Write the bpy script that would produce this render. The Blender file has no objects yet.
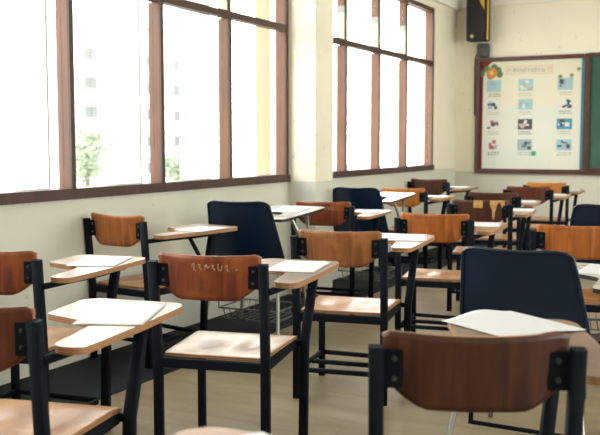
import bpy, bmesh, math, random
from mathutils import Vector, Matrix
random.seed(7)
S = bpy.context.scene
COL = S.collection
R = math.radians

# ------------------------------------------------------------------ materials
def new_mat(name):
    m = bpy.data.materials.new(name); m.use_nodes = True
    nt = m.node_tree; b = nt.nodes['Principled BSDF']
    return m, nt, b

def plain(name, col, rough=.5, metal=0., spec=.5, coat=0.):
    m, nt, b = new_mat(name)
    b.inputs['Base Color'].default_value = (*col, 1)
    b.inputs['Roughness'].default_value = rough
    b.inputs['Metallic'].default_value = metal
    b.inputs['Specular IOR Level'].default_value = spec
    b.inputs['Coat Weight'].default_value = coat
    b.inputs['Coat Roughness'].default_value = .15
    return m

def noisy(name, c1, c2, scale=(1, 1, 1), nscale=6., detail=5., rough=(.4, .55), lo=.35, hi=.65,
          bump=0., dist=0., spec=.5, coat=0., c3=None, s3=3.):
    """two-tone noise over object coordinates, optional third tone of wear"""
    m, nt, b = new_mat(name)
    N = nt.nodes; Lk = nt.links
    tc = N.new('ShaderNodeTexCoord'); mp = N.new('ShaderNodeMapping')
    mp.inputs['Scale'].default_value = scale
    Lk.new(tc.outputs['Object'], mp.inputs['Vector'])
    no = N.new('ShaderNodeTexNoise'); no.inputs['Scale'].default_value = nscale
    no.inputs['Detail'].default_value = detail; no.inputs['Distortion'].default_value = dist
    Lk.new(mp.outputs[0], no.inputs['Vector'])
    cr = N.new('ShaderNodeValToRGB')
    cr.color_ramp.elements[0].position = lo; cr.color_ramp.elements[0].color = (*c1, 1)
    cr.color_ramp.elements[1].position = hi; cr.color_ramp.elements[1].color = (*c2, 1)
    Lk.new(no.outputs['Fac'], cr.inputs['Fac'])
    out = cr.outputs['Color']
    if c3:
        n3 = N.new('ShaderNodeTexNoise'); n3.inputs['Scale'].default_value = s3; n3.inputs['Detail'].default_value = 3
        Lk.new(tc.outputs['Object'], n3.inputs['Vector'])
        r3 = N.new('ShaderNodeMapRange'); r3.inputs['From Min'].default_value = .55; r3.inputs['From Max'].default_value = .72
        Lk.new(n3.outputs['Fac'], r3.inputs['Value'])
        mx = N.new('ShaderNodeMix'); mx.data_type = 'RGBA'
        Lk.new(r3.outputs[0], mx.inputs['Factor']); Lk.new(out, mx.inputs['A'])
        mx.inputs['B'].default_value = (*c3, 1); out = mx.outputs['Result']
    Lk.new(out, b.inputs['Base Color'])
    rr = N.new('ShaderNodeMapRange'); rr.inputs['To Min'].default_value = rough[0]; rr.inputs['To Max'].default_value = rough[1]
    Lk.new(no.outputs['Fac'], rr.inputs['Value']); Lk.new(rr.outputs[0], b.inputs['Roughness'])
    b.inputs['Specular IOR Level'].default_value = spec
    b.inputs['Coat Weight'].default_value = coat; b.inputs['Coat Roughness'].default_value = .2
    if bump:
        bp = N.new('ShaderNodeBump'); bp.inputs['Strength'].default_value = bump; bp.inputs['Distance'].default_value = .01
        Lk.new(no.outputs['Fac'], bp.inputs['Height']); Lk.new(bp.outputs[0], b.inputs['Normal'])
    return m

M = {}
# varnished plywood of the backrests, grain upright
def wood(name, c1, c2, c3=None, **k):
    return noisy(name, c1, c2, scale=(10, 4, .8), nscale=2.6, detail=6, dist=.6, rough=(.3, .45), c3=c3, s3=7, **k)
M['wood_red'] = wood('red_brown_plywood', (.13, .027, .010), (.29, .064, .020), (.36, .105, .032))
M['wood_dark'] = wood('dark_brown_plywood', (.040, .0125, .0085), (.105, .030, .017), (.065, .019, .012))
M['wood_maroon'] = wood('maroon_plywood', (.07, .017, .010), (.165, .036, .018), (.11, .025, .014))
M['wood_orange'] = wood('orange_brown_plywood', (.27, .072, .012), (.56, .178, .032), (.33, .09, .018))
M['wood_amber'] = wood('amber_plywood', (.42, .14, .02), (.62, .24, .045), (.5, .17, .03))
M['wood_brown'] = wood('worn_brown_plywood', (.20, .066, .019), (.36, .135, .040), (.43, .19, .065))
M['seat'] = noisy('worn_seat_plywood', (.29, .11, .028), (.47, .22, .065), scale=(2.2, 1, 1), nscale=5, detail=4,
                  rough=(.24, .42), c3=(.60, .33, .16), s3=9, coat=.2)
M['seat_pale'] = noisy('glare_pale_seat_plywood', (.56, .34, .22), (.74, .56, .44), nscale=5, detail=4, rough=(.2, .36),
                       c3=(.46, .2, .09), s3=5, coat=.5)  # pale tone carries the glare on the varnished seat
M['tab_pale'] = noisy('pale_tablet_top', (.33, .215, .14), (.46, .33, .24), nscale=5, rough=(.26, .4), c3=(.38, .22, .13), s3=8, coat=.3)
M['tab_brown'] = noisy('brown_tablet_top', (.15, .085, .055), (.25, .150, .10), nscale=6, rough=(.3, .45), c3=(.31, .20, .13), s3=7, coat=.15)
M['tab_orange'] = noisy('orange_tablet_top', (.29, .12, .045), (.43, .20, .085), nscale=5, rough=(.28, .42), c3=(.5, .28, .13), s3=7, coat=.2)
M['tab_white'] = noisy('white_laminate', (.50, .49, .46), (.60, .59, .57), nscale=5, rough=(.22, .34), coat=.3)
def pale_seat():  # glare put into the pale base colour; the brown ovals are wear
    m, nt, b = new_mat('glare_pale_seat'); N = nt.nodes; Lk = nt.links
    tc = N.new('ShaderNodeTexCoord'); no = N.new('ShaderNodeTexNoise'); no.inputs['Scale'].default_value = 11; no.inputs['Detail'].default_value = 5
    Lk.new(tc.outputs['Object'], no.inputs['Vector'])
    sm = None
    for sx_ in (-.085, .085):
        mp = N.new('ShaderNodeMapping'); mp.vector_type = 'POINT'
        mp.inputs['Location'].default_value = (-sx_ / .062, -.235 / .105, 0); mp.inputs['Scale'].default_value = (1 / .062, 1 / .105, 0)
        Lk.new(tc.outputs['Object'], mp.inputs['Vector'])
        ln = N.new('ShaderNodeVectorMath'); ln.operation = 'LENGTH'; Lk.new(mp.outputs[0], ln.inputs[0])
        mr = N.new('ShaderNodeMapRange'); mr.interpolation_type = 'SMOOTHSTEP'; mr.inputs['From Min'].default_value = 1.25; mr.inputs['From Max'].default_value = .25
        Lk.new(ln.outputs['Value'], mr.inputs['Value'])
        if sm is None: sm = mr.outputs[0]
        else:
            ad = N.new('ShaderNodeMath'); ad.operation = 'MAXIMUM'; Lk.new(sm, ad.inputs[0]); Lk.new(mr.outputs[0], ad.inputs[1]); sm = ad.outputs[0]
    nr = N.new('ShaderNodeMapRange'); nr.inputs['From Min'].default_value = .35; nr.inputs['From Max'].default_value = .6; nr.inputs['To Min'].default_value = .55
    Lk.new(no.outputs['Fac'], nr.inputs['Value'])
    mu = N.new('ShaderNodeMath'); mu.operation = 'MULTIPLY'; Lk.new(sm, mu.inputs[0]); Lk.new(nr.outputs[0], mu.inputs[1])
    cr = N.new('ShaderNodeValToRGB'); cr.color_ramp.elements[0].color = (.46, .29, .18, 1); cr.color_ramp.elements[1].color = (.62, .47, .36, 1)
    cr.color_ramp.elements[0].position = .35; cr.color_ramp.elements[1].position = .62; Lk.new(no.outputs['Fac'], cr.inputs['Fac'])
    mx = N.new('ShaderNodeMix'); mx.data_type = 'RGBA'; Lk.new(mu.outputs[0], mx.inputs['Factor']); Lk.new(cr.outputs[0], mx.inputs['A'])
    mx.inputs['B'].default_value = (.13, .032, .009, 1); Lk.new(mx.outputs['Result'], b.inputs['Base Color'])
    b.inputs['Roughness'].default_value = .34; b.inputs['Coat Weight'].default_value = .3; b.inputs['Coat Roughness'].default_value = .25
    return m
M['seat_pale'] = pale_seat()
# cut plywood edge, plies stacked in height
def edge_mat():
    m, nt, b = new_mat('plywood_edge'); N = nt.nodes; Lk = nt.links
    tc = N.new('ShaderNodeTexCoord'); sx = N.new('ShaderNodeSeparateXYZ'); Lk.new(tc.outputs['Object'], sx.inputs[0])
    mm = N.new('ShaderNodeMath'); mm.operation = 'MULTIPLY'; mm.inputs[1].default_value = 900
    Lk.new(sx.outputs['Z'], mm.inputs[0])
    sn = N.new('ShaderNodeMath'); sn.operation = 'SINE'; Lk.new(mm.outputs[0], sn.inputs[0])
    cr = N.new('ShaderNodeValToRGB'); cr.color_ramp.elements[0].color = (.22, .10, .04, 1); cr.color_ramp.elements[1].color = (.50, .27, .12, 1)
    mr = N.new('ShaderNodeMapRange'); mr.inputs['From Min'].default_value = -1; Lk.new(sn.outputs[0], mr.inputs['Value'])
    Lk.new(mr.outputs[0], cr.inputs['Fac']); Lk.new(cr.outputs[0], b.inputs['Base Color'])
    b.inputs['Roughness'].default_value = .55
    return m
M['edge'] = edge_mat()
M['black'] = noisy('black_painted_steel', (.0025, .0045, .009), (.0045, .0075, .014), nscale=20, rough=(.6, .75), spec=.14)
M['bolt'] = plain('bolt_steel', (.10, .11, .12), .4, .8)
M['black_edge'] = plain('black_edging', (.012, .014, .018), .4)
M['chrome'] = plain('grey_tube_steel', (.42, .42, .40), .32, .85)
M['white_steel'] = plain('white_rod', (.62, .62, .56), .45)
M['wire'] = plain('rack_wire', (.16, .17, .17), .35, .7)
M['blue'] = noisy('navy_plastic', (.0035, .0135, .036), (.005, .019, .050), nscale=4, rough=(.22, .30), spec=.4)
M['paper'] = plain('white_paper', (.70, .715, .74), .6, spec=.25)
M['cream_mark'] = plain('cream_scratches', (.40, .22, .12), .7)
M['yellow_patch'] = noisy('bare_yellow_veneer', (.50, .27, .07), (.68, .42, .15), nscale=30)
# walls
def wall_mat(name, upper, lower, split, stain):
    m, nt, b = new_mat(name); N = nt.nodes; Lk = nt.links
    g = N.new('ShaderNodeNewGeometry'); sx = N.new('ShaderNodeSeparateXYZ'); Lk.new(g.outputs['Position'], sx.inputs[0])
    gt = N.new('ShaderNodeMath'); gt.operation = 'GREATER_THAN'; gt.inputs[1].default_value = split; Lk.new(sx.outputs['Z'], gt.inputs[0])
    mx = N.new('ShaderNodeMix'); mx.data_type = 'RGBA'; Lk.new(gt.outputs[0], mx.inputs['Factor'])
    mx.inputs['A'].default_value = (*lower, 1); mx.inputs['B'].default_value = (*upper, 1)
    n1 = N.new('ShaderNodeTexNoise'); n1.inputs['Scale'].default_value = 1.3; n1.inputs['Detail'].default_value = 8
    Lk.new(g.outputs['Position'], n1.inputs['Vector'])
    r1 = N.new('ShaderNodeMapRange'); r1.inputs['From Min'].default_value = .5; r1.inputs['From Max'].default_value = .78
    r1.inputs['To Max'].default_value = .5; Lk.new(n1.outputs['Fac'], r1.inputs['Value'])
    m2 = N.new('ShaderNodeMix'); m2.data_type = 'RGBA'; Lk.new(r1.outputs[0], m2.inputs['Factor'])
    Lk.new(mx.outputs['Result'], m2.inputs['A']); m2.inputs['B'].default_value = (*stain, 1)
    # small dark chips
    n2 = N.new('ShaderNodeTexNoise'); n2.inputs['Scale'].default_value = 17; n2.inputs['Detail'].default_value = 2
    Lk.new(g.outputs['Position'], n2.inputs['Vector'])
    r2 = N.new('ShaderNodeMapRange'); r2.inputs['From Min'].default_value = .70; r2.inputs['From Max'].default_value = .76
    r2.inputs['To Max'].default_value = .32; Lk.new(n2.outputs['Fac'], r2.inputs['Value'])
    m3 = N.new('ShaderNodeMix'); m3.data_type = 'RGBA'; Lk.new(r2.outputs[0], m3.inputs['Factor'])
    Lk.new(m2.outputs['Result'], m3.inputs['A']); m3.inputs['B'].default_value = (.28, .24, .18, 1)
    Lk.new(m3.outputs['Result'], b.inputs['Base Color'])
    b.inputs['Roughness'].default_value = .75; b.inputs['Specular IOR Level'].default_value = .3
    bp = N.new('ShaderNodeBump'); bp.inputs['Strength'].default_value = .25; bp.inputs['Distance'].default_value = .01
    Lk.new(n1.outputs['Fac'], bp.inputs['Height']); Lk.new(bp.outputs[0], b.inputs['Normal'])
    return m
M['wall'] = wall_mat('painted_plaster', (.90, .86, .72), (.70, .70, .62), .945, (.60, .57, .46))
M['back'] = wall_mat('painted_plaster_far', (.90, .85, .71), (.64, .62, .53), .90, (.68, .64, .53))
M['ceiling'] = plain('ceiling_paint', (.90, .88, .80), .8)
def floor_mat():
    m, nt, b = new_mat('beige_floor'); N = nt.nodes; Lk = nt.links
    g = N.new('ShaderNodeNewGeometry')
    mp = N.new('ShaderNodeMapping'); mp.inputs['Scale'].default_value = (.55, 2.6, 1); mp.inputs['Rotation'].default_value = (0, 0, R(-20))
    Lk.new(g.outputs['Position'], mp.inputs['Vector'])
    n = N.new('ShaderNodeTexNoise'); n.inputs['Scale'].default_value = 2.2; n.inputs['Detail'].default_value = 8; n.inputs['Distortion'].default_value = 1.
    Lk.new(mp.outputs[0], n.inputs['Vector'])
    cr = N.new('ShaderNodeValToRGB'); cr.color_ramp.elements[0].position = .3; cr.color_ramp.elements[1].position = .7
    cr.color_ramp.elements[0].color = (.20, .148, .080, 1); cr.color_ramp.elements[1].color = (.35, .275, .165, 1)
    Lk.new(n.outputs['Fac'], cr.inputs['Fac'])
    br = N.new('ShaderNodeTexBrick'); br.offset = 0; br.inputs['Scale'].default_value = 1
    br.inputs['Brick Width'].default_value = .8; br.inputs['Row Height'].default_value = .8; br.inputs['Mortar Size'].default_value = .004
    br.inputs['Color1'].default_value = (1, 1, 1, 1); br.inputs['Color2'].default_value = (.93, .93, .92, 1); br.inputs['Mortar'].default_value = (.84, .82, .78, 1)
    Lk.new(g.outputs['Position'], br.inputs['Vector'])
    mx = N.new('ShaderNodeMix'); mx.data_type = 'RGBA'; mx.blend_type = 'MULTIPLY'; mx.inputs['Factor'].default_value = 1
    Lk.new(cr.outputs[0], mx.inputs['A']); Lk.new(br.outputs['Color'], mx.inputs['B'])
    Lk.new(mx.outputs['Result'], b.inputs['Base Color'])
    rr = N.new('ShaderNodeMapRange'); rr.inputs['To Min'].default_value = .3; rr.inputs['To Max'].default_value = .55
    Lk.new(n.outputs['Fac'], rr.inputs['Value']); Lk.new(rr.outputs[0], b.inputs['Roughness'])
    return m
M['floor'] = floor_mat()
M['strip'] = noisy('dark_grey_floor_strip', (.009, .013, .016), (.017, .023, .026), nscale=5, rough=(.7, .85), spec=.2)  # near-black strip on the floor along the window wall
M['frame'] = noisy('brown_window_paint', (.135, .051, .022), (.19, .078, .036), scale=(1, 1, .3), nscale=9, rough=(.45, .6))
M['frame_shade'] = noisy('shaded_brown_window_paint', (.052, .026, .018), (.085, .042, .03), scale=(1, 1, .3), nscale=9, rough=(.45, .6))  # window brown darkened: shade of the room-side faces put into the colour
M['frame_cream'] = plain('cream_window_paint', (.55, .50, .36), .6)
M['frame_grey'] = plain('grey_green_catch', (.28, .31, .27), .6)
def glass_mat():
    m, nt, b = new_mat('window_glass'); N = nt.nodes; Lk = nt.links
    N.remove(b); out = N['Material Output']
    t = N.new('ShaderNodeBsdfTransparent'); t.inputs['Color'].default_value = (.96, .975, .97, 1)
    g = N.new('ShaderNodeBsdfGlossy'); g.inputs['Roughness'].default_value = .02
    mx = N.new('ShaderNodeMixShader'); mx.inputs[0].default_value = .04; Lk.new(t.outputs[0], mx.inputs[1]); Lk.new(g.outputs[0], mx.inputs[2])
    Lk.new(mx.outputs[0], out.inputs['Surface'])
    return m
M['glass'] = glass_mat()
M['out_white'] = plain('white_render', (.55, .55, .52), .8)
M['out_cream'] = plain('cream_render', (.40, .29, .18), .8)
M['out_glass'] = plain('distant_window', (.098, .104, .104), .6)
M['leaf'] = noisy('pale_leaves', (.14, .19, .12), (.26, .31, .2), nscale=4, rough=(.6, .8))
M['bark'] = plain('bark', (.12, .09, .06), .9)
M['asphalt'] = plain('pale_yard', (.35, .34, .31), .9)
M['board_frame'] = noisy('brown_board_frame', (.055, .022, .016), (.10, .038, .026), nscale=8, rough=(.35, .5))
M['felt'] = plain('dark_red_felt', (.22, .022, .02), .85)
def poster_mat():
    m, nt, b = new_mat('printed_poster'); N = nt.nodes; Lk = nt.links
    tc = N.new('ShaderNodeTexCoord'); n = N.new('ShaderNodeTexNoise'); n.inputs['Scale'].default_value = 2.4
    Lk.new(tc.outputs['Object'], n.inputs['Vector'])
    cr = N.new('ShaderNodeValToRGB'); cr.color_ramp.elements[0].position = .38; cr.color_ramp.elements[1].position = .62
    cr.color_ramp.elements[0].color = (.70, .74, .66, 1); cr.color_ramp.elements[1].color = (.76, .74, .66, 1)
    Lk.new(n.outputs['Fac'], cr.inputs['Fac'])
    Lk.new(cr.outputs[0], b.inputs['Base Color']); b.inputs['Roughness'].default_value = .45
    return m
M['poster'] = poster_mat()
M['poster_top'] = plain('yellow_paper_sheet', (.77, .73, .58), .5)
M['turquoise'] = plain('turquoise_paper', (.02, .25, .36), .55)
M['banner'] = plain('peach_banner', (.74, .58, .42), .55)
M['banner_in'] = plain('pale_banner', (.74, .68, .52), .55)
M['ink'] = plain('faded_ink', (.42, .40, .36), .7)
M['ink_dark'] = plain('dark_ink', (.10, .11, .12), .7)
M['petal'] = plain('orange_petals', (.62, .22, .05), .6)
M['petal_y'] = plain('yellow_petals', (.75, .50, .12), .6)
M['green'] = plain('green_paper', (.10, .22, .07), .6)
M['green2'] = plain('light_green_paper', (.32, .38, .16), .6)
M['green_pin'] = plain('emerald_sticker', (.02, .38, .20), .5)
for k, c in dict(sky=(.35, .55, .60), teal=(.04, .30, .42), pinkish=(.60, .38, .32), dark=(.05, .07, .10), greyb=(.35, .42, .50),
                 redd=(.40, .08, .05), gr=(.12, .25, .16), white=(.72, .73, .72)).items():
    M['ph_' + k] = plain('print_' + k, c, .5)
M['chalk'] = noisy('green_chalkboard', (.022, .075, .050), (.045, .12, .085), nscale=2.2, rough=(.6, .8))
M['speaker'] = plain('speaker_black', (.012, .013, .015), .6)
M['speaker_y'] = plain('speaker_yellow', (.72, .42, .02), .5)
M['grey_box'] = noisy('dark_grey_casting', (.03, .033, .036), (.07, .075, .08), nscale=9)
M['copper'] = plain('pale_connector', (.7, .45, .32), .4)
M['cable'] = plain('black_cable', (.02, .02, .02), .5)
M['cable_w'] = plain('pale_cable', (.6, .57, .48), .5)

# ------------------------------------------------------------------ mesh helpers
CACHE = {}
def add_box(bm, x0, x1, y0, y1, z0, z1, mi=0, bev=0.):
    vs = [bm.verts.new(p) for p in ((x0, y0, z0), (x1, y0, z0), (x1, y1, z0), (x0, y1, z0), (x0, y0, z1), (x1, y0, z1), (x1, y1, z1), (x0, y1, z1))]
    fs = []
    for q in ((3, 2, 1, 0), (4, 5, 6, 7), (0, 1, 5, 4), (1, 2, 6, 5), (2, 3, 7, 6), (3, 0, 4, 7)):
        f = bm.faces.new([vs[i] for i in q]); f.material_index = mi; fs.append(f)
    if bev:
        es = list({e for f in fs for e in f.edges})
        bmesh.ops.bevel(bm, geom=es, offset=bev, segments=2, affect='EDGES', profile=.6)

def sweep(bm, pts, prof, up=(0, 0, 1), mi=0, closed=False):
    """sweep a closed 2-D profile along a polyline with mitred joints"""
    pts = [Vector(p) for p in pts]; n = len(pts); rings = []
    for i, p in enumerate(pts):
        a = pts[i - 1] if (i > 0 or closed) else None
        c = pts[(i + 1) % n] if (i < n - 1 or closed) else None
        d1 = (p - a).normalized() if a is not None else None
        d2 = (c - p).normalized() if c is not None else None
        t = (d1 + d2).normalized() if d1 is not None and d2 is not None else (d1 or d2)
        k = 1 / max(.35, t.dot(d1)) if d1 is not None and d2 is not None else 1
        u = Vector(up)
        if abs(t.dot(u)) > .93: u = Vector((0, 1, 0)) if abs(t.y) < .9 else Vector((1, 0, 0))
        s = t.cross(u).normalized(); w = s.cross(t).normalized()
        rings.append([bm.verts.new(p + s * x * (k if len(prof) > 4 else 1) + w * y) for x, y in prof])
    m = len(prof)
    for i in range(n if closed else n - 1):
        A, B = rings[i], rings[(i + 1) % n]
        for j in range(m):
            f = bm.faces.new([A[j], A[(j + 1) % m], B[(j + 1) % m], B[j]]); f.material_index = mi; f.smooth = m > 6
    if not closed:
        bm.faces.new(rings[0][::-1]).material_index = mi; bm.faces.new(rings[-1]).material_index = mi

def rect(w, h, c=.003):
    w /= 2; h /= 2
    return [(w, -h + c), (w, h - c), (w - c, h), (-w + c, h), (-w, h - c), (-w, -h + c), (-w + c, -h), (w - c, -h)][::1]
def circ(r, n=10): return [(r * math.cos(2 * math.pi * i / n), r * math.sin(2 * math.pi * i / n)) for i in range(n)]

def smooth_path(pts, it=2):
    pts = [Vector(p) for p in pts]
    for _ in range(it):
        q = [pts[0]]
        for a, b in zip(pts, pts[1:]): q += [a * .75 + b * .25, a * .25 + b * .75]
        q.append(pts[-1]); pts = q
    return pts

def smooth2(P):
    return [(v.x, v.y) for v in smooth_path([(a, b, 0) for a, b in P], 1)]

def link(name, me, parent=None, mats=None):
    o = bpy.data.objects.new(name, me); COL.objects.link(o)
    if parent: o.parent = parent
    return o

def mesh_of(key, fn, mats, recalc=True):
    """build the mesh once, reuse it for every copy"""
    key = (key, tuple(mats))
    if key in CACHE: return CACHE[key]
    bm = bmesh.new(); fn(bm)
    if recalc: bmesh.ops.recalc_face_normals(bm, faces=bm.faces)
    me = bpy.data.meshes.new(str(key[0] if isinstance(key[0], str) else key[0][0])); bm.to_mesh(me); bm.free()
    for m in mats: me.materials.append(M[m])
    CACHE[key] = me
    return me

def part(name, parent, fn, *mats, key=None):
    me = mesh_of(key or (name, id(fn), random.random()), fn, mats)
    return link(name, me, parent)

def empty(name, loc, rot=0, label=None, cat=None, group=None, scale=None):
    o = bpy.data.objects.new(name, None); COL.objects.link(o)
    o.empty_display_size = .1; o.location = loc; o.rotation_euler = (0, 0, R(rot))
    if scale: o.scale = scale
    if label: o['label'] = label
    if cat: o['category'] = cat
    if group: o['group'] = group
    return o
def tag(o, label, cat, group=None):
    o['label'] = label; o['category'] = cat
    if group: o['group'] = group
    return o
def struct(o): o['kind'] = 'structure'; return o

def round_poly(pts, rad, seg=5):
    out = []; n = len(pts)
    for i in range(n):
        p = Vector(pts[i]); a = Vector(pts[i - 1]); b = Vector(pts[(i + 1) % n]); r = rad[i] if isinstance(rad, (list, tuple)) else rad
        da = (a - p); db = (b - p); r = min(r, da.length * .49, db.length * .49)
        p0 = p + da.normalized() * r; p1 = p + db.normalized() * r
        for k in range(seg + 1):
            t = k / seg; out.append(((1 - t) ** 2 * p0 + 2 * t * (1 - t) * p + t * t * p1))
    return out

def slab(bm, poly, z0, z1, zf=None, bev=.0015):
    """flat board from an outline: top faces slot 0, edges and underside slot 1"""
    zf = zf or (lambda x, y: 0)
    n = len(poly)
    lo = [bm.verts.new((p[0], p[1], z0 + zf(p[0], p[1]))) for p in poly]
    hi = [bm.verts.new((p[0], p[1], z1 + zf(p[0], p[1]))) for p in poly]
    f = bm.faces.new(hi); f.material_index = 0
    f = bm.faces.new(lo[::-1]); f.material_index = 1
    for i in range(n):
        f = bm.faces.new([lo[i], lo[(i + 1) % n], hi[(i + 1) % n], hi[i]]); f.material_index = 1

# ------------------------------------------------------------------ wooden writing chair
W2_, HP = .218, .811
def back_v(u): return -.052 + .040 * (u / .205) ** 2          # curve of the backrest in plan
def fn_backrest(bm):
    nu, nz, t = 22, 10, .011
    A, B = [], []
    for i in range(nu + 1):
        s = -1 + 2 * i / nu; u = .207 * s; e = abs(s)
        zt = .839 + .006 * e ** 2 - (.010 * max(0, (e - .93) / .07) ** 2)
        zb = .668 + .058 * max(0, (e - .52) / .48) ** 1.5
        ra, rb = [], []
        for j in range(nz + 1):
            z = zb + (zt - zb) * j / nz
            uu = u * (1 - .05 * (1 - j / nz) * e)
            v = back_v(u) - .06 * (z - .76)
            ra.append(bm.verts.new((uu, v, z))); rb.append(bm.verts.new((uu, v + t, z)))
        A.append(ra); B.append(rb)
    for i in range(nu):
        for j in range(nz):
            f = bm.faces.new([A[i][j], A[i + 1][j], A[i + 1][j + 1], A[i][j + 1]]); f.smooth = True
            f = bm.faces.new([B[i][j], B[i][j + 1], B[i + 1][j + 1], B[i + 1][j]]); f.smooth = True
    def q(*v): bm.faces.new(v).material_index = 1
    for i in range(nu):
        q(A[i][nz], A[i + 1][nz], B[i + 1][nz], B[i][nz]); q(A[i][0], B[i][0], B[i + 1][0], A[i + 1][0])
    for j in range(nz):
        q(A[0][j], A[0][j + 1], B[0][j + 1], B[0][j]); q(A[nu][j], B[nu][j], B[nu][j + 1], A[nu][j + 1])
def seat_z(u, v):
    g = 0
    for s in (-.085, .085): g += math.exp(-(((u - s) / .065) ** 2 + ((v - .23) / .12) ** 2))
    return -.012 * g - .012 * max(0, (v - .40) / .09) ** 2
def fn_seat(bm):
    nu, nv, t = 26, 24, .013
    T, Bt = [], []
    for i in range(nu + 1):
        s = -1 + 2 * i / nu; rt, rb = [], []
        for j in range(nv + 1):
            q = j / nv; v = .018 + .474 * q
            hw = .204 + .020 * q
            if q > .93: hw -= .03 * ((q - .93) / .07) ** 2
            if q < .05: hw -= .008 * ((.05 - q) / .05) ** 2
            u = s * hw; z = .443 + seat_z(u, v)
            rt.append(bm.verts.new((u, v, z))); rb.append(bm.verts.new((u, v, z - t)))
        T.append(rt); Bt.append(rb)
    for i in range(nu):
        for j in range(nv):
            f = bm.faces.new([T[i][j], T[i + 1][j], T[i + 1][j + 1], T[i][j + 1]]); f.smooth = True
            f = bm.faces.new([Bt[i][j], Bt[i][j + 1], Bt[i + 1][j + 1], Bt[i + 1][j]]); f.smooth = True
    def q(*v): bm.faces.new(v).material_index = 1
    for i in range(nu):
        q(T[i][0], Bt[i][0], Bt[i + 1][0], T[i + 1][0]); q(T[i][nv], T[i + 1][nv], Bt[i + 1][nv], Bt[i][nv])
    for j in range(nv):
        q(T[0][j], T[0][j + 1], Bt[0][j + 1], Bt[0][j]); q(T[nu][j], Bt[nu][j], Bt[nu][j + 1], T[nu][j + 1])
TAB = [(.245, .0), (.338, -.01), (.365, .30), (.375, .60), (.350, .655), (.05, .675), (.005, .64), (.012, .39), (.175, .315), (.225, .27)]
TABR = [.04, .04, .1, .03, .03, .03, .03, .02, .03, .03]
def tab_poly(k=1.): return round_poly([(a * k, b * k) for a, b in TAB], TABR)

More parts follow.
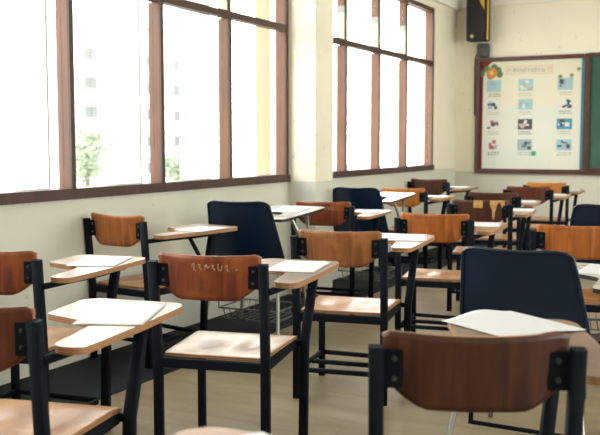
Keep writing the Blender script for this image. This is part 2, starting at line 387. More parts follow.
def wood_chair(name, x, y, rot, label, wood_='wood_red', seat='seat', tab='tab_pale', stretch=True, rod=False, tz=.74,
               zs=1., edge='edge', tablet=True, group='wooden writing chairs', marks=None, rack=False, brace=False):
    t = empty(name, (x, y, 0), rot, label, 'chair', group, (1, 1, zs) if zs != 1 else None)
    part('backrest', t, fn_backrest, wood_, 'edge', key='backrest')
    part('seat', t, fn_seat, seat, 'edge', key='seat')
    for s in (-1, 1):
        def rear(bm, s=s):
            sweep(bm, [(s * W2_, .0, 0), (s * W2_, .0, .43), (s * (W2_ + .003), -.034, HP)], rect(.034, .032), up=(0, 1, 0))
        part('leg', t, rear, 'black', key=('rear_leg', s))
        def brk(bm, s=s):
            a, b = sorted((s * .160, s * .206))
            v = back_v(.19) + .004
            add_box(bm, a, b, v - .016, v - .006, .715, .802, bev=.002)
            add_box(bm, *sorted((s * .200, s * .207)), v - .016, v + .006, .715, .802)
        b = part('bracket', t, brk, 'black', key=('bracket', s))
        for z in (.738, .782):
            def blt(bm, s=s, z=z):
                v = back_v(.19) - .013
                bmesh.ops.create_cone(bm, cap_ends=True, segments=12, radius1=.007, radius2=.004, depth=.006,
                                      matrix=Matrix.Translation((s * .180, v - .002, z)) @ Matrix.Rotation(R(90), 4, 'X'))
            part('bolt', b, blt, 'bolt', key=('bolt', s, z))
    part('leg', t, lambda bm: sweep(bm, [(-.212, .455, 0), (-.212, .455, .425)], rect(.031, .031), up=(0, 1, 0)), 'black', key='front_leg')
    part('leg', t, lambda bm: sweep(bm, [(.258, .42, 0), (.258, .445, .42), (.292, .475, tz - .03)], rect(.036, .034), up=(0, 1, 0)), 'black', key=('arm_leg', tz))
    def frm(bm):
        z0, z1 = .392, .429
        add_box(bm, -.204, .204, -.012, .012, z0, z1, bev=.002)
        add_box(bm, -.198, .246, .452, .474, z0 + .005, z1 - .010, bev=.002)
        add_box(bm, -.222, -.200, .012, .444, z0, z1, bev=.002)
        add_box(bm, .200, .222, .012, .452, z0, z1, bev=.002)
    part('seat_frame', t, frm, 'black', key='seat_frame')
    if stretch:
        def st(bm):
            for a, b in (((-.204, 0, .145), (.204, 0, .145)), ((-.2, .455, .13), (.21, .42, .13)), ((-.215, .015, .14), (-.212, .44, .13)), ((.218, .015, .14), (.228, .40, .13)),
                         ((-.2, .22, .135), (.21, .21, .135))):
                sweep(bm, [a, b], rect(.020, .022), up=(0, 0, 1))
        part('stretcher', t, st, 'black', key='stretcher')
    if rack: wire_rack(t, 'wood')
    if tablet:
        poly = tab_poly()
        tb = part('tablet', t, lambda bm: slab(bm, poly, tz - .020, tz), tab, edge, key=('tablet', tz))
        def bar(bm):
            sweep(bm, [(.232, -.022, tz - .036), (.262, .10, tz - .032), (.292, .30, tz - .032), (.295, .55, tz - .032)], rect(.022, .022), up=(0, 0, 1))
            sweep(bm, [(.285, .50, tz - .032), (.08, .52, tz - .032)], rect(.022, .022), up=(0, 0, 1))
        part('tablet_support', t, bar, 'black', key=('tab_bar', tz))
        if brace: part('brace', t, lambda bm: sweep(bm, [(.262, .455, tz - .24), (.283, .28, tz - .035)], rect(.020, .020), up=(1, 0, 0)), 'black', key='brace')
    if rod:
        part('rod', t, lambda bm: sweep(bm, [(.262, .18, tz - .02), (.234, .26, .43)], circ(.007), up=(0, 1, 0)), 'white_steel', key=('rod', tz))['label'] = 'white metal rod under the writing tablet'
    if marks == 'scribble':
        sc = [(-.055 + .026 * i, h, k) for i, (h, k) in enumerate([(.030, 0), (.026, 1), (.03, 2), (.024, 1), (.03, 3), (.026, 0)])]
        for (u, h, k) in sc:
            def scr(bm, u=u, h=h, k=k):
                base = .783
                P = {0: [(0, h * .4), (.008, h), (.012, h * .5), (.006, h * .1), (.018, 0)], 1: [(0, h * .8), (.01, h * .9), (.004, h * .4), (.014, h * .3), (.012, 0)],
                     2: [(0, 0), (.006, h), (.012, h * .2), (.02, h * .6)], 3: [(.002, h * .9), (.0, .2 * h), (.014, 0), (.016, h * .7)]}[k]
                sweep(bm, [(u + a, back_v(u + a) - .06 * (base + b - .76) - .0012, base + b) for a, b in smooth2(P)], rect(.0048, .0012, .0003), up=(0, 1, 0))
            part('scratched_letter', t, scr, 'cream_mark', key=('scr', u, h, k))['label'] = 'pale scratched letter on the backrest'
        u = .115
        part('scratched_letter', t, lambda bm: sweep(bm, [(u, back_v(u) - .0025, .786), (u + .007, back_v(u) - .0025, .790)], rect(.006, .0012, .0003), up=(0, 1, 0)), 'cream_mark', key='scrdot')['label'] = 'pale scratched dot on the backrest'
    if marks == 'patches':
        def pt(bm, shapes=None):
            pass
        def patch(poly):
            def f(bm):
                n = 5
                for a, b in zip(poly, poly[1:]):     # columns between two z limits
                    u0, lo0, hi0 = a; u1, lo1, hi1 = b
                    def P(u, z, o): return (u, back_v(u) - .06 * (z - .76) - o, z)
                    q = [bm.verts.new(P(u0, lo0, .0012)), bm.verts.new(P(u1, lo1, .0012)), bm.verts.new(P(u1, hi1, .0012)), bm.verts.new(P(u0, hi0, .0012))]
                    r = [bm.verts.new(P(u0, lo0, .0002)), bm.verts.new(P(u1, lo1, .0002)), bm.verts.new(P(u1, hi1, .0002)), bm.verts.new(P(u0, hi0, .0002))]
                    bm.faces.new(q); bm.faces.new(r[::-1])
                    for i in range(4): bm.faces.new([q[i], r[i], r[(i + 1) % 4], q[(i + 1) % 4]])
            return f
        o = part('bare_patch', t, patch([(-.045, .785, .842), (-.02, .786, .842), (.0, .785, .842), (.022, .785, .842)]), 'yellow_patch')
        o['label'] = 'square yellow patch of bare veneer'
        o = part('bare_patch', t, patch([(.075, .80, .842), (.088, .78, .842), (.094, .70, .842), (.106, .70, .842), (.112, .76, .842), (.120, .79, .842), (.128, .815, .842), (.14, .828, .842),
                                           (.150, .815, .842), (.158, .79, .842), (.178, .79, .838)]), 'yellow_patch')
        o['label'] = 'yellow patch of bare veneer with a long drip'
    return t

def wire_rack(t, kind):
    z, w, v0, v1 = .17, .20, .02, .38
    def rk(bm):
        sweep(bm, [(-w, v0, z), (w, v0, z), (w, v1, z), (-w, v1, z)], circ(.006, 8), closed=True)
        sweep(bm, [(-w + .01, v0 + .02, z - .07), (w - .01, v0 + .02, z - .07), (w - .01, v1 - .02, z - .07), (-w + .01, v1 - .02, z - .07)], circ(.005, 8), closed=True)
        for i in range(9):
            a = -w + .03 + i * .042
            sweep(bm, [(a, v0, z), (a + .012, v0 + .02, z - .07), (a + .012, v1 - .02, z - .07), (a + .02, v1, z)], circ(.0032, 6))
        for s in (-1, 1):
            for v in (v0, v1):
                sweep(bm, [(s * w, v, z), (s * (w + .002), v, .42)], circ(.005, 6), up=(0, 1, 0))
    part('book_rack', t, rk, 'wire', key=('rack', kind))

# ------------------------------------------------------------------ blue shell chair
def shell_prof():
    pts = [(-.150, .895), (-.143, .88), (-.115, .80), (-.080, .70), (-.045, .60), (-.015, .53), (.01, .475), (.06, .445), (.14, .435), (.26, .440), (.36, .452), (.41, .450), (.435, .425)]
    return pts
def shell_w(i, n):
    ws = [.178, .200, .210, .222, .234, .240, .240, .232, .222, .222, .224, .218, .205]
    return ws[i]
def fn_shell(bm):
    P = shell_prof(); n = len(P); nu = 18; rows = []
    for i, (v, z) in enumerate(P):
        hw = shell_w(i, n); row = []
        back = i < 6
        for k in range(nu + 1):
            s = -1 + 2 * k / nu; e = abs(s)
            vv, zz = v, z
            if back: vv += .035 * e ** 2.2; zz += (-.012 * e ** 6 if i < 2 else 0) + (-.012 * (1 - e ** 2) if i == 0 else 0)
            else: zz += .022 * e ** 2.5; vv += .018 * e ** 2.5 * (1 if i < 8 else 0)
            row.append(bm.verts.new((s * hw, vv, zz)))
        rows.append(row)
    for i in range(n - 1):
        for k in range(nu):
            f = bm.faces.new([rows[i][k], rows[i][k + 1], rows[i + 1][k + 1], rows[i + 1][k]]); f.smooth = True
def fn_rim(bm):
    P = shell_prof(); L = []; Rr = []
    for i, (v, z) in enumerate(P[:-1]):
        hw = shell_w(i, 0); back = i < 6
        if back: vv = v + .035; zz = z + (-.012 if i < 2 else 0)
        else: vv = v + (.018 if i < 8 else 0); zz = z + .022
        L.append(Vector((-hw, vv - .004, zz))); Rr.append(Vector((hw, vv - .004, zz)))
    top = []
    v, z = P[0]; hw = shell_w(0, 0)
    for k in range(1, 12):
        s = -1 + 2 * k / 12; e = abs(s)
        top.append(Vector((s * hw, v + .035 * e ** 2.2 - .004, z - .012 * e ** 6 - .012 * (1 - e ** 2) + .002)))
    sweep(bm, L[::-1] + top + Rr, circ(.0075, 8), up=(0, 1, 0))
def blue_chair(name, x, y, rot, label, tz0=.775, tz1=.815, group='blue plastic shell chairs', sc=None, du=-.07, tube='chrome', rack=True):
    t = empty(name, (x, y, 0), rot, label, 'chair', group, sc)
    sh = part('shell', t, fn_shell, 'blue', key='shell')
    so = sh.modifiers.new('thick', 'SOLIDIFY'); so.thickness = .006; so.offset = 0
    su = sh.modifiers.new('sub', 'SUBSURF'); su.levels = 1; su.render_levels = 1
    part('rim', sh, fn_rim, 'blue', key='rim')
    for s in (-1, 1):
        part('leg', t, lambda bm, s=s: sweep(bm, smooth_path([(s * .17, .10, .425), (s * .20, .02, .41), (s * .235, -.06, .20), (s * .26, -.12, 0)], 1), circ(.011), up=(0, 1, 0)), 'chrome', key=('b_rear', s))
        part('leg', t, lambda bm, s=s: sweep(bm, smooth_path([(s * .17, .30, .425), (s * .205, .37, .41), (s * .225, .41, .2), (s * .24, .43, 0)], 1), circ(.011), up=(0, 1, 0)), 'chrome', key=('b_front', s))
    part('seat_frame', t, lambda bm: sweep(bm, [(-.17, .09, .425), (.17, .09, .425), (.17, .31, .425), (-.17, .31, .425)], circ(.011), closed=True), 'black', key='b_frame')
    if rack: wire_rack(t, 'blue')
    else: part('stretcher', t, lambda bm: sweep(bm, [(-.19, .02, .40), (-.195, -.0, .11), (.195, -.0, .11), (.19, .02, .40)], circ(.010), up=(0, 1, 0)), 'black')
    tilt = lambda u, v: (tz1 - tz0) * v / .66
    poly = tab_poly()
    part('tablet', t, lambda bm: slab(bm, [(p[0] + du, p[1]) for p in poly], tz0 - .018, tz0, tilt), 'tab_white', 'black_edge', key=('b_tab', tz0, tz1, du))
    def arm(bm):
        sweep(bm, smooth_path([(.20, .28, .42), (.262, .28, .46), (.262 + (du + .07) * .4, .27, .62), (.295 + du, .22, tz0 - .01)], 2), circ(.012), up=(0, 1, 0))
        sweep(bm, smooth_path([(.19, .36, .42), (.255, .38, .47), (.258 + (du + .07) * .4, .40, .64), (.30 + du, .47, tz0 + .003)], 2), circ(.012), up=(0, 1, 0))
        sweep(bm, [(.29 + du, .12, tz0 - .020), (.30 + du, .56, tz0 + .008)], rect(.03, .012), up=(0, 0, 1))
    part('tablet_support', t, arm, tube, key=('b_arm', tz0, du, tube))
    return t

# ------------------------------------------------------------------ paper
def paper(chair, u, v, rot, label, z=.74, w=.21, h=.297, curl=0., tilt=0., group='exam papers on the tablets', du=.0):
    c, s = math.cos(chair.rotation_euler.z), math.sin(chair.rotation_euler.z)
    x = chair.location.x + u * c - v * s; y = chair.location.y + u * s + v * c
    def f(bm):
        n = 14; T = []; B = []
        for i in range(n + 1):
            rt, rb = [], []
            for j in range(n + 1):
                a, b = i / n, j / n
                zz = .0012 + curl * (math.sin(math.pi * a) ** 2 * (.6 + .4 * b)) + abs(curl) * .25 * a * b
                zz += .0015 * (math.sin(7 * a + 3 * b) * .5 + .5)
                p = ((a - .5) * w, (b - .5) * h, zz)
                rt.append(bm.verts.new(p)); rb.append(bm.verts.new((p[0], p[1], zz - .0006)))
            T.append(rt); B.append(rb)
        for i in range(n):
            for j in range(n):
                q = bm.faces.new([T[i][j], T[i + 1][j], T[i + 1][j + 1], T[i][j + 1]]); q.smooth = True
                q = bm.faces.new([B[i][j], B[i][j + 1], B[i + 1][j + 1], B[i + 1][j]]); q.smooth = True
        for i in range(n):
            bm.faces.new([T[i][0], B[i][0], B[i + 1][0], T[i + 1][0]]); bm.faces.new([T[i][n], T[i + 1][n], B[i + 1][n], B[i][n]])
            bm.faces.new([T[0][i], T[0][i + 1], B[0][i + 1], B[0][i]]); bm.faces.new([T[n][i], B[n][i], B[n][i + 1], T[n][i + 1]])
    o = part('paper_sheet', None, f, 'paper', key=('sheet', w, h, curl))
    o.location = (x, y, z * chair.scale.z + .0006); o.rotation_euler = (R(tilt) * math.cos(0), 0, chair.rotation_euler.z + R(rot))
    if tilt:
        o.rotation_mode = 'XYZ'
        q = Matrix.Rotation(chair.rotation_euler.z, 4, 'Z') @ Matrix.Rotation(R(tilt), 4, 'X') @ Matrix.Rotation(R(rot), 4, 'Z')
        o.rotation_euler = q.to_euler()
    tag(o, label, 'paper', group)
    return o

# ------------------------------------------------------------------ room shell
XL, YB, XR, YF, ZC = -3.47, 10.92, 3.9, -1.6, 3.15
def box_obj(name, b, mat, parent=None, bev=0.):
    o = part(name, parent, lambda bm: add_box(bm, *b, bev=bev), mat); return o
def multi(name, boxes, mats, parent=None):
    def f(bm):
        for b in boxes: add_box(bm, *b[:6], mi=(b[6] if len(b) > 6 else 0))
    return part(name, parent, f, *mats)

struct(box_obj('floor', (XL - .2, XR + .2, YF - .2, YB + .2, -.12, 0), 'floor'))
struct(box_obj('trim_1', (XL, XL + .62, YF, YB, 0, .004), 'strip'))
struct(box_obj('ceiling', (XL - .2, XR + .2, YF - .2, YB + .2, ZC, ZC + .12), 'ceiling'))
TH = .16
def side_wall(name, x0, x1, openings, mat='wall'):
    """wall along y with openings (y0,y1,z0,z1)"""
    bx = []; y = YF
    for (a, b, z0, z1) in openings:
        bx.append((x0, x1, y, a, 0, ZC)); bx.append((x0, x1, a, b, 0, z0)); bx.append((x0, x1, a, b, z1, ZC)); y = b
    bx.append((x0, x1, y, YB, 0, ZC))
    return struct(multi(name, bx, [mat]))
SILL, TOPW, TRANS = .945, 2.82, 2.16
WIN1 = (-.36, 6.44, SILL, TOPW); WIN2 = (6.78, 10.04, SILL, TOPW)
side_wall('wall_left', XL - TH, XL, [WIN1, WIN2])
side_wall('wall_right', XR, XR + TH, [(.4, 4.4, SILL, TOPW), (5.2, 9.8, SILL, TOPW)])  # openings on the unseen right side, added to let in fill light
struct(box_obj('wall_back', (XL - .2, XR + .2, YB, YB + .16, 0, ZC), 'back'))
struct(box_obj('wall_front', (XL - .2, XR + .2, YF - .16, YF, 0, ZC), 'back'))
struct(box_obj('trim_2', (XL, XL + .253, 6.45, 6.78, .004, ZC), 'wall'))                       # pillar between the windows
struct(box_obj('trim_3', (XL, XL + .06, 6.78, YB, 2.90, ZC), 'ceiling'))                       # beam above the far window
struct(box_obj('trim_4', (XL + .06, XR, YB - .05, YB, 2.93, ZC), 'ceiling'))                   # beam above the board

def window(name, y0, y1, mull, xw=XL, sgn=1, upper_cream=True):
    """frame set in the wall thickness; sgn=+1 room lies at +x"""
    root = struct(empty(name, (0, 0, 0)))
    def xs(a, b): return tuple(sorted((xw + sgn * a, xw + sgn * b)))
    D0, D1 = -.085, .012
    x0, x1 = xs(D0, D1)
    multi('window_sill', [(*xs(-.12, .03), y0 - .0, y1 + .0, SILL - .002, SILL + .058)], ['frame_shade'], root)
    fx = [(*xs(-.085, -.004), y0, y1, TOPW - .045, TOPW - .001, 0)]
    for (a, b) in ((y0, y0 + .035), (y1 - .04, y1)):
        fx.append((*xs(-.085, -.004), a, b, SILL + .058, TOPW - .045, 0)); fx.append((*xs(-.004, D1), a, b, SILL + .058, TOPW, 1))
    fx.append((*xs(-.004, D1), y0 + .035, y1 - .04, TOPW - .045, TOPW, 1))
    multi('window_frame', fx, ['frame', 'frame_shade'], root)
    multi('transom', [(*xs(-.05, D1), y0 + .035, y1 - .04, TRANS, TRANS + .05, 0)], ['frame_shade'], root)
    for y in mull:
        b = [(*xs(-.085, -.004), y - .034, y, SILL + .058, TRANS, 0), (*xs(-.004, D1), y - .034, y, SILL + .058, TRANS, 1)]
        multi('mullion', b, ['frame', 'frame_shade'], root)
        if upper_cream:
            b = [(*xs(-.085, -.010), y - .030, y - .006, TRANS + .05, 2.46, 2), (*xs(-.088, -.008), y - .036, y - .004, 2.46, 2.52, 3), (*xs(-.085, -.010), y - .030, y, 2.52, TOPW - .045, 0),
                 (*xs(-.010, D1 - .004), y - .020, y, TRANS + .05, TOPW - .045, 1)]
        else: b = [(*xs(-.085, -.004), y - .030, y, TRANS + .05, TOPW - .045, 0)]
        multi('mullion', b, ['frame', 'frame_shade', 'frame_cream', 'frame_grey'], root)
    ys = [y0 + .035] + list(mull) + [y1 - .04 + .034]
    for a, b in zip(ys, ys[1:]):
        for z0, z1 in ((SILL + .058, TRANS), (TRANS + .05, TOPW - .045)):
            multi('glass_pane', [(*xs(-.050, -.046), a, b - .034, z0, z1)], ['glass'], root)
    return root
window('window_1', WIN1[0], WIN1[1], [3.89 - .84 * k for k in (4, 3, 2, 1)] + [3.89, 4.74, 5.57])
window('window_2', WIN2[0], WIN2[1], [7.60, 8.41, 9.18])
window('fill_window_1', .4, 4.4, [1.2, 2., 2.8, 3.6], XR, -1, False)  # added on the unseen right wall for fill light
window('fill_window_2', 5.2, 9.8, [6.1, 7.0, 7.9, 8.8], XR, -1, False)  # second added window, more fill light from the right

# ------------------------------------------------------------------ the boards on the far wall
def bxz(px): return -3.175 + (px - 480) / 105 * 1.305
def bz(py): return 2.262 - (py - 60) * .01207
YW = YB
nb = empty('notice_board', (-2.5, YW, 0), 0, 'brown framed notice board with a pale poster of small pictures on the far wall', 'notice board')
def bp(name, parent, boxes, *mats):
    """boxes given in room x,z and depth from the wall (d0,d1)"""
    def f(bm):
        for b in boxes:
            x0, x1, z0, z1, d0, d1 = b[:6]
            add_box(bm, x0 + 2.5, x1 + 2.5, -d1, -d0, z0, z1, mi=(b[6] if len(b) > 6 else 0))
    return part(name, parent, f, *mats)
X0, X1, Z0, Z1 = -3.205, -1.86, .885, 2.305
bp('frame', nb, [(X0, X0 + .055, Z0, Z1, 0, .045), (X1 - .040, X1, Z0, Z1, 0, .045), (X0 + .055, X1 - .055, Z0, Z0 + .055, 0, .045), (X0 + .055, X1 - .055, Z1 - .045, Z1, 0, .045)], 'board_frame')
bp('felt_panel', nb, [(X0 + .055, X1 - .055, Z0 + .055, Z1 - .045, .0, .012)], 'felt')
def poster_fn(bm):
    a, b, c, d = X0 + .06, X1 - .075, Z0 + .057, Z1 - .05
    poly = round_poly([(a + .025, c), (b, c), (b, d), (a + .12, d), (a + .03, d - .14)], [.01, .01, .01, .06, .1])
    lo = [bm.verts.new((p[0] + 2.5, -.012, p[1])) for p in poly]; hi = [bm.verts.new((p[0] + 2.5, -.015, p[1])) for p in poly]
    bm.faces.new(hi); bm.faces.new(lo[::-1]); n = len(poly)
    for i in range(n): bm.faces.new([lo[i], lo[(i + 1) % n], hi[(i + 1) % n], hi[i]])
po = part('poster', nb, poster_fn, 'poster'); po['label'] = 'pale poster with twelve small pictures'
bp('yellow_sheet', po, [(X0 + .20, X1 - .09, bz(106), Z1 - .052, .015, .0158)], 'poster_top')
bp('turquoise_strip', nb, [(X1 - .075, X1 - .041, Z0 + .06, Z1 - .047, .012, .018)], 'turquoise')
bn = bp('title_banner', po, [(bxz(507), bxz(553), bz(74.5), bz(65.5), .0158, .018), (bxz(508), bxz(552), bz(73.5), bz(66.5), .018, .0185, 1)], 'banner', 'banner_in')
rnd_t = random.Random(3); xt = bxz(509.5)
while xt < bxz(550):
    w_t = rnd_t.uniform(.018, .034); h_t = rnd_t.uniform(.03, .05); q_t = [rnd_t.random() for _ in range(4)]
    def letter(bm, X=xt + 2.5, w=w_t, h=h_t, q=q_t):
        z, y = bz(72), -.0193; a, b = X, X + w
        pts = [(a, z), (a, z + h), (b, z + h * (.9 if q[0] < .6 else .6)), (b, z + (0 if q[1] < .6 else h * .4))]
        if q[2] < .4: pts.append((a + .004, z + .004))
        sweep(bm, [(p, y, r_) for p, r_ in pts], rect(.006, .0008, .0002), up=(0, 1, 0))
    part('letter', po, letter, 'ink')
    xt += w_t + .012 + (.03 if q_t[3] < .15 else 0)
def disc(bm, x, z, r, d, n=14, mi=0, sq=1.):
    c = [bm.verts.new((x + 2.5 + r * math.cos(6.2832 * i / n), -d, z + r * sq * math.sin(6.2832 * i / n))) for i in range(n)]
    c2 = [bm.verts.new((v.co.x, v.co.y + .003, v.co.z)) for v in c]
    bm.faces.new(c).material_index = mi; bm.faces.new(c2[::-1]).material_index = mi
    for i in range(n): bm.faces.new([c[i], c2[i], c2[(i + 1) % n], c[(i + 1) % n]]).material_index = mi
def flower(bm):
    fx, fz = bxz(493.5), bz(71.5)
    for k in range(6):
        a = k * 1.05 + .3; disc(bm, fx + .12 * math.cos(a) * (1.1 if k % 2 else .7), fz + .055 * math.sin(a) + .01, .04, .0200 + .0002 * k, mi=2)
    for k in range(7):
        a = k * .9; disc(bm, fx + .042 * math.cos(a), fz - .005 + .036 * math.sin(a), .030, .024 + .0002 * k, mi=0)
    disc(bm, fx, fz - .005, .028, .028, mi=1)
part('paper_flower', po, flower, 'petal', 'petal_y', 'green')['label'] = 'orange paper flower with green leaves'
def pins(bm):
    for (px, py, r) in ((560, 78, .028), (570.5, 77, .025), (577, 71, .022)):
        disc(bm, bxz(px), bz(py), r, .020, mi=0)
        disc(bm, bxz(px) + .006, bz(py) + .008, r * .5, .0215, mi=1)
part('paper_leaves', po, pins, 'green2', 'green')
part('round_sticker', po, lambda bm: disc(bm, bxz(536), bz(153.5), .032, .020), 'green_pin')['label'] = 'small emerald green round sticker'
pics = {(0, 0): 'sky sky greyb', (1, 0): 'sky white pinkish', (2, 0): 'sky dark greyb', (0, 1): 'white greyb dark', (1, 1): 'sky greyb white', (2, 1): 'white dark dark',
        (0, 2): 'white redd dark', (1, 2): 'dark pinkish white', (2, 2): 'teal dark white', (0, 3): 'white redd greyb', (1, 3): 'greyb gr dark', (2, 3): 'sky dark greyb'}
cxs = [(488.5, 502.8), (520.2, 534.2), (557.6, 572)]; rws = [(79, 91), (99, 109.5), (119, 129.5), (139.5, 150.5)]
for (i, j), cs in pics.items():
    c1, c2, c3 = ['ph_' + c for c in cs.split()]
    a, b = bxz(cxs[i][0]), bxz(cxs[i][1]); d, c = bz(rws[j][0]), bz(rws[j][1]); w, h = b - a, d - c
    rnd = random.Random(i * 7 + j)
    bs = [(a, b, c, d, .0158, .019, 0)]
    for k in range(7):
        x0 = a + w * rnd.uniform(.06, .7); z0 = c + h * rnd.uniform(.06, .7)
        bs.append((x0, min(b - .008, x0 + w * rnd.uniform(.1, .35)), z0, min(d - .008, z0 + h * rnd.uniform(.1, .4)), .019, .0195 + .0002 * k, 1 + (k % 2)))
    bp('picture', po, bs, c1, c2, c3)
    bs = []
    for r_ in range(2):
        x0 = a + rnd.uniform(0, .03)
        while x0 < b - .02:
            w_ = rnd.uniform(.012, .035); bs.append((x0, min(b, x0 + w_), c - .032 - r_ * .026, c - .022 - r_ * .026, .0158, .0168)); x0 += w_ + .010
    bp('caption', po, bs, 'ink' if (i + j) % 3 else 'ink_dark')
for (x_, za, zb, dx) in ((-3.02, 1.05, .95, .03), (-2.55, 1.25, .96, .05), (-2.25, 1.2, .96, -.04)):
    part('crease', po, lambda bm: sweep(bm, [(x_ + 2.5, -.0152, za), (x_ + 2.5 + dx, -.0152, zb)], rect(.004, .0014, .0003), up=(0, 1, 0)), 'poster')
cb = empty('chalkboard', (-.3, YW, 0), 0, 'green chalkboard with a brown frame right of the notice board', 'chalkboard')
def bp2(name, parent, boxes, *mats):
    def f(bm):
        for b in boxes: add_box(bm, b[0] + .3, b[1] + .3, -b[5], -b[4], b[2], b[3])
    return part(name, parent, f, *mats)
CX0, CX1 = -1.858, 1.8
bp2('frame', cb, [(CX0, CX0 + .025, Z0, Z1 + .005, 0, .045), (CX1 - .05, CX1, Z0, Z1, 0, .045), (CX0 + .025, CX1 - .05, Z0, Z0 + .06, 0, .05), (CX0 + .025, CX1 - .05, Z1 - .045, Z1 + .005, 0, .045)], 'board_frame')
bp2('writing_surface', cb, [(CX0 + .025, CX1 - .05, Z0 + .06, Z1 - .045, 0, .02)], 'chalk')
bp2('ledge', cb, [(CX0 + .045, CX1 - .05, Z0 + .06, Z0 + .08, .02, .08)], 'board_frame')

# loudspeaker above the notice board
sp = empty('loudspeaker', (-3.145, 10.74, 2.50), 0, 'black wall loudspeaker with a yellow side above the notice board', 'loudspeaker')
def spk(bm):
    pts = [(-.130, -.06), (.115, -.14), (.135, .06), (.10, .14), (-.12, .14)]
    lo = [bm.verts.new((a, b, 0)) for a, b in pts]; hi = [bm.verts.new((a, b, .52)) for a, b in pts]
    bm.faces.new(lo[::-1]); bm.faces.new(hi)
    for i in range(5): bm.faces.new([lo[i], lo[(i + 1) % 5], hi[(i + 1) % 5], hi[i]])
    bmesh.ops.bevel(bm, geom=list(bm.edges), offset=.006, segments=2, affect='EDGES')
part('cabinet', sp, spk, 'speaker')
def yel(bm):
    yy = lambda a: -.06 - (a + .130) * .3265 - .003
    f1 = [bm.verts.new((a, yy(a), z)) for a, z in ((.020, .515), (.115, .515), (.115, .35))]
    f2 = [bm.verts.new((v.co.x, v.co.y + .005, v.co.z)) for v in f1]
    bm.faces.new(f1); bm.faces.new(f2[::-1])
    for i in range(3): bm.faces.new([f1[i], f1[(i + 1) % 3], f2[(i + 1) % 3], f2[i]])
    vs = [(.1155, -.141, 0), (.122, -.115, 0), (.122, -.115, .515), (.1155, -.141, .515)]
    add_box(bm, .130, .136, -.08, -.02, .0, .515)
part('side_trim', sp, yel, 'speaker_y')['label'] = 'yellow side trim'
part('connector', sp, lambda bm: bmesh.ops.create_cone(bm, cap_ends=True, segments=16, radius1=.024, radius2=.020, depth=.02, matrix=Matrix.Translation((-.045, -.095, .05)) @ Matrix.Rotation(R(90), 4, 'X')), 'copper')['label'] = 'pale round socket'
part('knob', sp, lambda bm: bmesh.ops.create_cone(bm, cap_ends=True, segments=16, radius1=.022, radius2=.018, depth=.03, matrix=Matrix.Translation((.085, -.140, .06)) @ Matrix.Rotation(R(90), 4, 'X')), 'speaker')
part('bracket', sp, lambda bm: (add_box(bm, -.02, .02, .13, .18, .12, .30), add_box(bm, -.06, .06, .172, .18, .08, .34)), 'grey_box')
jb = empty('junction_box', (-3.11, YW, 2.312), 0, 'small dark grey metal box below the loudspeaker', 'junction box')
part('box', jb, lambda bm: add_box(bm, -.07, .07, -.10, 0, .0, .165, bev=.012), 'grey_box')
part('cable', jb, lambda bm: sweep(bm, smooth_path([(-.03, -.07, .16), (-.045, -.09, .175), (-.02, -.10, .186)]), circ(.006, 8), up=(0, 1, 0)), 'cable_w')
part('cable', jb, lambda bm: sweep(bm, smooth_path([(.03, -.07, .16), (.04, -.09, .175), (.05, -.10, .186)]), circ(.006, 8), up=(0, 1, 0)), 'cable_w')
tag(part('cable', None, lambda bm: sweep(bm, smooth_path([(-3.19, YW - .012, 2.36), (-3.225, YW - .012, 2.33), (-3.225, YW - .010, 1.95), (-3.222, YW - .010, 1.60)]), circ(.008, 8), up=(0, 1, 0)), 'board_frame'), 'brown cable running down the wall along the left side of the notice board', 'cable')

# ------------------------------------------------------------------ outside
def ground(bm): add_box(bm, -160, XL - .25, -60, 170, -3.4, -3.3)
o = part('ground', None, ground, 'asphalt'); struct(o)
struct(box_obj('trim_5', (XL - .30, XL - TH, 6.44, 6.80, -.12, ZC + .1), 'out_cream'))          # outer pillar
for n_, y_ in enumerate((.53, 1.37, 2.21, 3.05, 3.89, 4.74, 5.57)):
    struct(box_obj('trim_%d' % (6 + n_), (XL - .44, XL - TH - .01, y_ - .025, y_ - .012, .4, ZC), 'out_white'))
def building(name, x, y0, y1, z1, label, fl=3.0, base=-3.3, wins=True, off=0.):
    t = empty(name, (x, (y0 + y1) / 2, base), 0, label, 'building'); h = z1 - base; w = (y1 - y0) / 2
    part('wall', t, lambda bm: add_box(bm, -9, 0, -w, w, 0, h), 'out_white')
    part('roof', t, lambda bm: add_box(bm, -9.4, .5, -w - .4, w + .4, h, h + .5), 'out_white')
    nf = int(h / fl)
    for k in range(1, nf):
        part('floor_slab', t, lambda bm, k=k: add_box(bm, 0, .7, -w, w, k * fl - .12 + off, k * fl + .12 + off), 'out_white', key=(name, 'sl', k))
    if wins:
        me = None
        for k in range(nf):
            yy = -w + 2.2
            while yy < w - 2.5:
                o = part('window', t, lambda bm: (add_box(bm, 0, .06, 0, 2.0, 0, 1.2), add_box(bm, .06, .1, .96, 1.04, 0, 1.2)), 'out_glass', key=(name, 'win'))
                o.location = (0, yy, k * fl + 1.15 + off); yy += 5.2
building('apartment_block', -62, 69, 92, 14, 'pale apartment block with rows of windows far outside the near window')
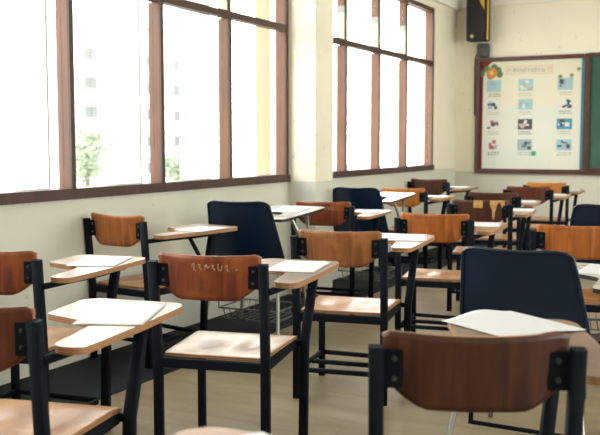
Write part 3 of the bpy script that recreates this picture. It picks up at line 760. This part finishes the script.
def tree(x, y, z0, h, r, label, seed):
    t = empty('tree', (x, y, z0), 0, label, 'tree', 'trees outside the windows')
    rnd = random.Random(seed)
    part('trunk', t, lambda bm: sweep(bm, [(0, 0, 0), (.1, 0, h * .4), (0, .1, h * .75)], circ(.16), up=(0, 1, 0)), 'bark')
    def crown(bm):
        for k in range(900):
            a = rnd.uniform(0, 6.28); q = rnd.random() ** .45; ph = rnd.uniform(-1, 1)
            c = Vector((r * q * math.cos(a) * math.sqrt(1 - ph * ph), r * q * math.sin(a) * math.sqrt(1 - ph * ph), h * .68 + ph * q * h * .36))
            s = rnd.uniform(.10, .22); n = Vector((rnd.uniform(-1, 1), rnd.uniform(-1, 1), rnd.uniform(-.6, 1))).normalized()
            u = n.orthogonal().normalized() * s; v = n.cross(u)
            bm.faces.new([bm.verts.new(c + u), bm.verts.new(c + v * .6), bm.verts.new(c - u), bm.verts.new(c - v * .6)])
    part('foliage', t, crown, 'leaf')
tree(-40, 46.0, -3.3, 5.4, 1.5, 'pale green leafy tree far outside the second pane of the near window', 4)
tree(-40, 56.7, -3.3, 3.9, 1.6, 'smaller pale tree far outside the third pane of the near window', 5)

# ------------------------------------------------------------------ the chairs
ch = {}
WC = lambda k, *a, **kw: ch.__setitem__(k, wood_chair('writing_chair', *a, **kw))
BC = lambda k, *a, **kw: ch.__setitem__(k, blue_chair('shell_chair', *a, **kw))
WC('W0', -.836, .668, 8, 'nearest wooden chair, only the far edge of its tablet shows at the bottom', wood_='wood_dark', tab='tab_orange')
WC('W1', -1.846, 1.64, 14, 'dark maroon wooden chair cut by the lower left edge of the photo', wood_='wood_maroon', stretch=False)
WC('W2', -1.849, 2.813, 13, 'red brown wooden chair with scratched letters and a pale worn seat', wood_='wood_red', seat='seat_pale', tab='tab_brown', stretch=False, marks='scribble')
WC('W3', -1.793, 3.863, 11, 'orange brown wooden chair behind the one with the pale worn seat', wood_='wood_brown', tab='tab_orange', tz=.765)
WC('W4', -1.73, 5.07, 9, 'orange wooden chair left of the large navy plastic chair', wood_='wood_orange', tab='tab_orange')
WC('W5', -.558, 1.919, 24, 'large dark brown wooden chair in front of the large navy plastic chair', wood_='wood_dark', tab='tab_brown', stretch=False)
WC('W6', -2.69, 2.53, 12, 'red brown wooden chair cut by the left edge, under the near window', wood_='wood_red')
WC('W7', -3.225, 3.97, -6, 'orange wooden chair turned to the right against the wall under the near window', wood_='wood_orange', brace=True, zs=1.02)
WC('W8', -2.797, 5.737, 10, 'red brown wooden chair with faint scratches in front of the pillar', wood_='wood_red', marks='scribble', tab='tab_orange')
WC('W9', -2.97, 7.80, 6, 'amber wooden chair under the far window in front of the dark one', wood_='wood_amber', tab='tab_orange')
WC('W10', -3.205, 9.20, 0, 'dark brown wooden chair furthest along the window wall', wood_='wood_dark', zs=1.035)
WC('W11', -1.84, 6.42, 10, 'dark wooden chair with two bare yellow patches on its backrest', wood_='wood_dark', marks='patches', tab='tab_pale')
WC('W12', -.83, 4.68, 12, 'orange brown wooden chair behind the large navy plastic chair', wood_='wood_orange')
WC('W13', -2.03, 7.46, 10, 'dark wooden chair just behind the one with yellow patches', wood_='wood_dark')
WC('W14', -2.00, 8.62, 8, 'maroon wooden chair second from the notice board', wood_='wood_maroon')
WC('W15', -2.04, 9.60, 8, 'amber wooden chair nearest to the notice board', wood_='wood_amber')
BC('B1', -2.955, 4.92, 4, 'navy plastic chair with a white tablet beside the pillar, below the near window', du=-.09, sc=(1.08, 1, 1))
BC('B2', -2.99, 6.84, 4, 'small navy plastic chair under the far window')
BC('B3', -.828, 3.52, -2, 'largest navy plastic chair, behind the dark brown wooden chair', tz0=.735, tz1=.745, du=0, tube='black', rack=False, sc=(1.07, 1, .955))
BC('B4', -.83, 5.66, 12, 'navy plastic chair cut by the right edge of the photo')

# ------------------------------------------------------------------ the papers
def P(k, u, v, rot, where, **kw): paper(ch[k], u, v, rot, where, **kw)
P('W0', .212, .50, 55, 'white paper sheet at the bottom edge of the photo')
P('W1', .245, .43, 10, 'large white paper sheet on the tablet at the lower left', w=.205, h=.33)
P('W2', .235, .44, 0, 'white paper sheet on the tablet of the chair with the pale seat', h=.34)
P('W3', .245, .46, 8, 'white paper sheet overhanging the tablet of the orange brown chair', z=.765, h=.34)
P('W4', .24, .44, 4, 'white paper sheet on the tablet left of the large navy chair')
P('W5', .18, .55, 33, 'curled white paper sheet on the tablet in front of the large navy chair', curl=.016, w=.27, h=.30)
P('W6', .225, .47, 12, 'white paper sheet on the tablet at the far left under the near window', h=.33)
P('W7', .27, .40, 6, 'white paper sheet on the tablet of the chair against the wall')
P('W8', .22, .47, 2, 'white paper sheet in front of the small navy chair', h=.33)
P('W9', .22, .46, 5, 'white paper sheet on the tablet of the amber chair by the far window')
P('W10', .20, .46, 5, 'white paper sheet in the far corner beside the notice board')
P('W11', .26, .42, 0, 'white paper sheet on the tablet of the chair with yellow patches')
P('W13', .24, .42, 5, 'white paper sheet on the tablet just beyond the yellow patched chair')
P('W14', .23, .44, 5, 'white paper sheet second from the notice board')
P('W15', .22, .44, 5, 'white paper sheet nearest to the notice board')
P('B1', .12, .46, 4, 'white paper sheet on the white tablet beside the pillar', z=.775 + .028, tilt=3.47)
P('B2', .12, .46, 4, 'white paper sheet on the white tablet under the far window', z=.775 + .028, tilt=3.47)
P('B3', .23, .50, 0, 'white paper sheet on the tablet right of the large navy chair', z=.735 + .006, tilt=.9)

# ------------------------------------------------------------------ light and camera
w = bpy.data.worlds.new('daylight'); S.world = w; w.use_nodes = True
bg = w.node_tree.nodes['Background']
tc = w.node_tree.nodes.new('ShaderNodeTexCoord'); sx = w.node_tree.nodes.new('ShaderNodeSeparateXYZ')
w.node_tree.links.new(tc.outputs['Generated'], sx.inputs[0])
cr = w.node_tree.nodes.new('ShaderNodeValToRGB')
cr.color_ramp.elements[0].position = 0.0; cr.color_ramp.elements[0].color = (1., .97, .90, 1)
cr.color_ramp.elements[1].position = .8; cr.color_ramp.elements[1].color = (.90, .95, 1., 1)
w.node_tree.links.new(sx.outputs['Z'], cr.inputs['Fac']); w.node_tree.links.new(cr.outputs[0], bg.inputs['Color'])
bg.inputs['Strength'].default_value = 9.3
def portal(x, y0, y1, sgn):
    l = bpy.data.lights.new('window_portal', 'AREA'); l.shape = 'RECTANGLE'; l.size = TOPW - SILL; l.size_y = y1 - y0
    l.cycles.is_portal = True
    o = bpy.data.objects.new('window_portal', l); COL.objects.link(o)
    o.location = (x, (y0 + y1) / 2, (TOPW + SILL) / 2); o.rotation_euler = (0, R(-90) * sgn, 0)
portal(XL - .14, WIN1[0], WIN1[1], 1); portal(XL - .14, WIN2[0], WIN2[1], 1)
portal(XR + .14, .4, 4.4, -1); portal(XR + .14, 5.2, 9.8, -1)

cam = bpy.data.cameras.new('camera'); co = bpy.data.objects.new('camera', cam); COL.objects.link(co)
cam.sensor_width = 36; cam.lens = 888 / 600 * 36; co.location = (0, 0, 1.26)
co.rotation_euler = (R(90 - 4.8), 0, R(27.5)); cam.clip_start = .02; cam.clip_end = 500
cam.dof.use_dof = True; cam.dof.focus_distance = 3.9; cam.dof.aperture_fstop = 4.5
S.camera = co
S.view_settings.view_transform = 'Standard'; S.view_settings.look = 'None'; S.view_settings.gamma = 1
S.view_settings.use_curve_mapping = False
S.view_settings.exposure = 0.0
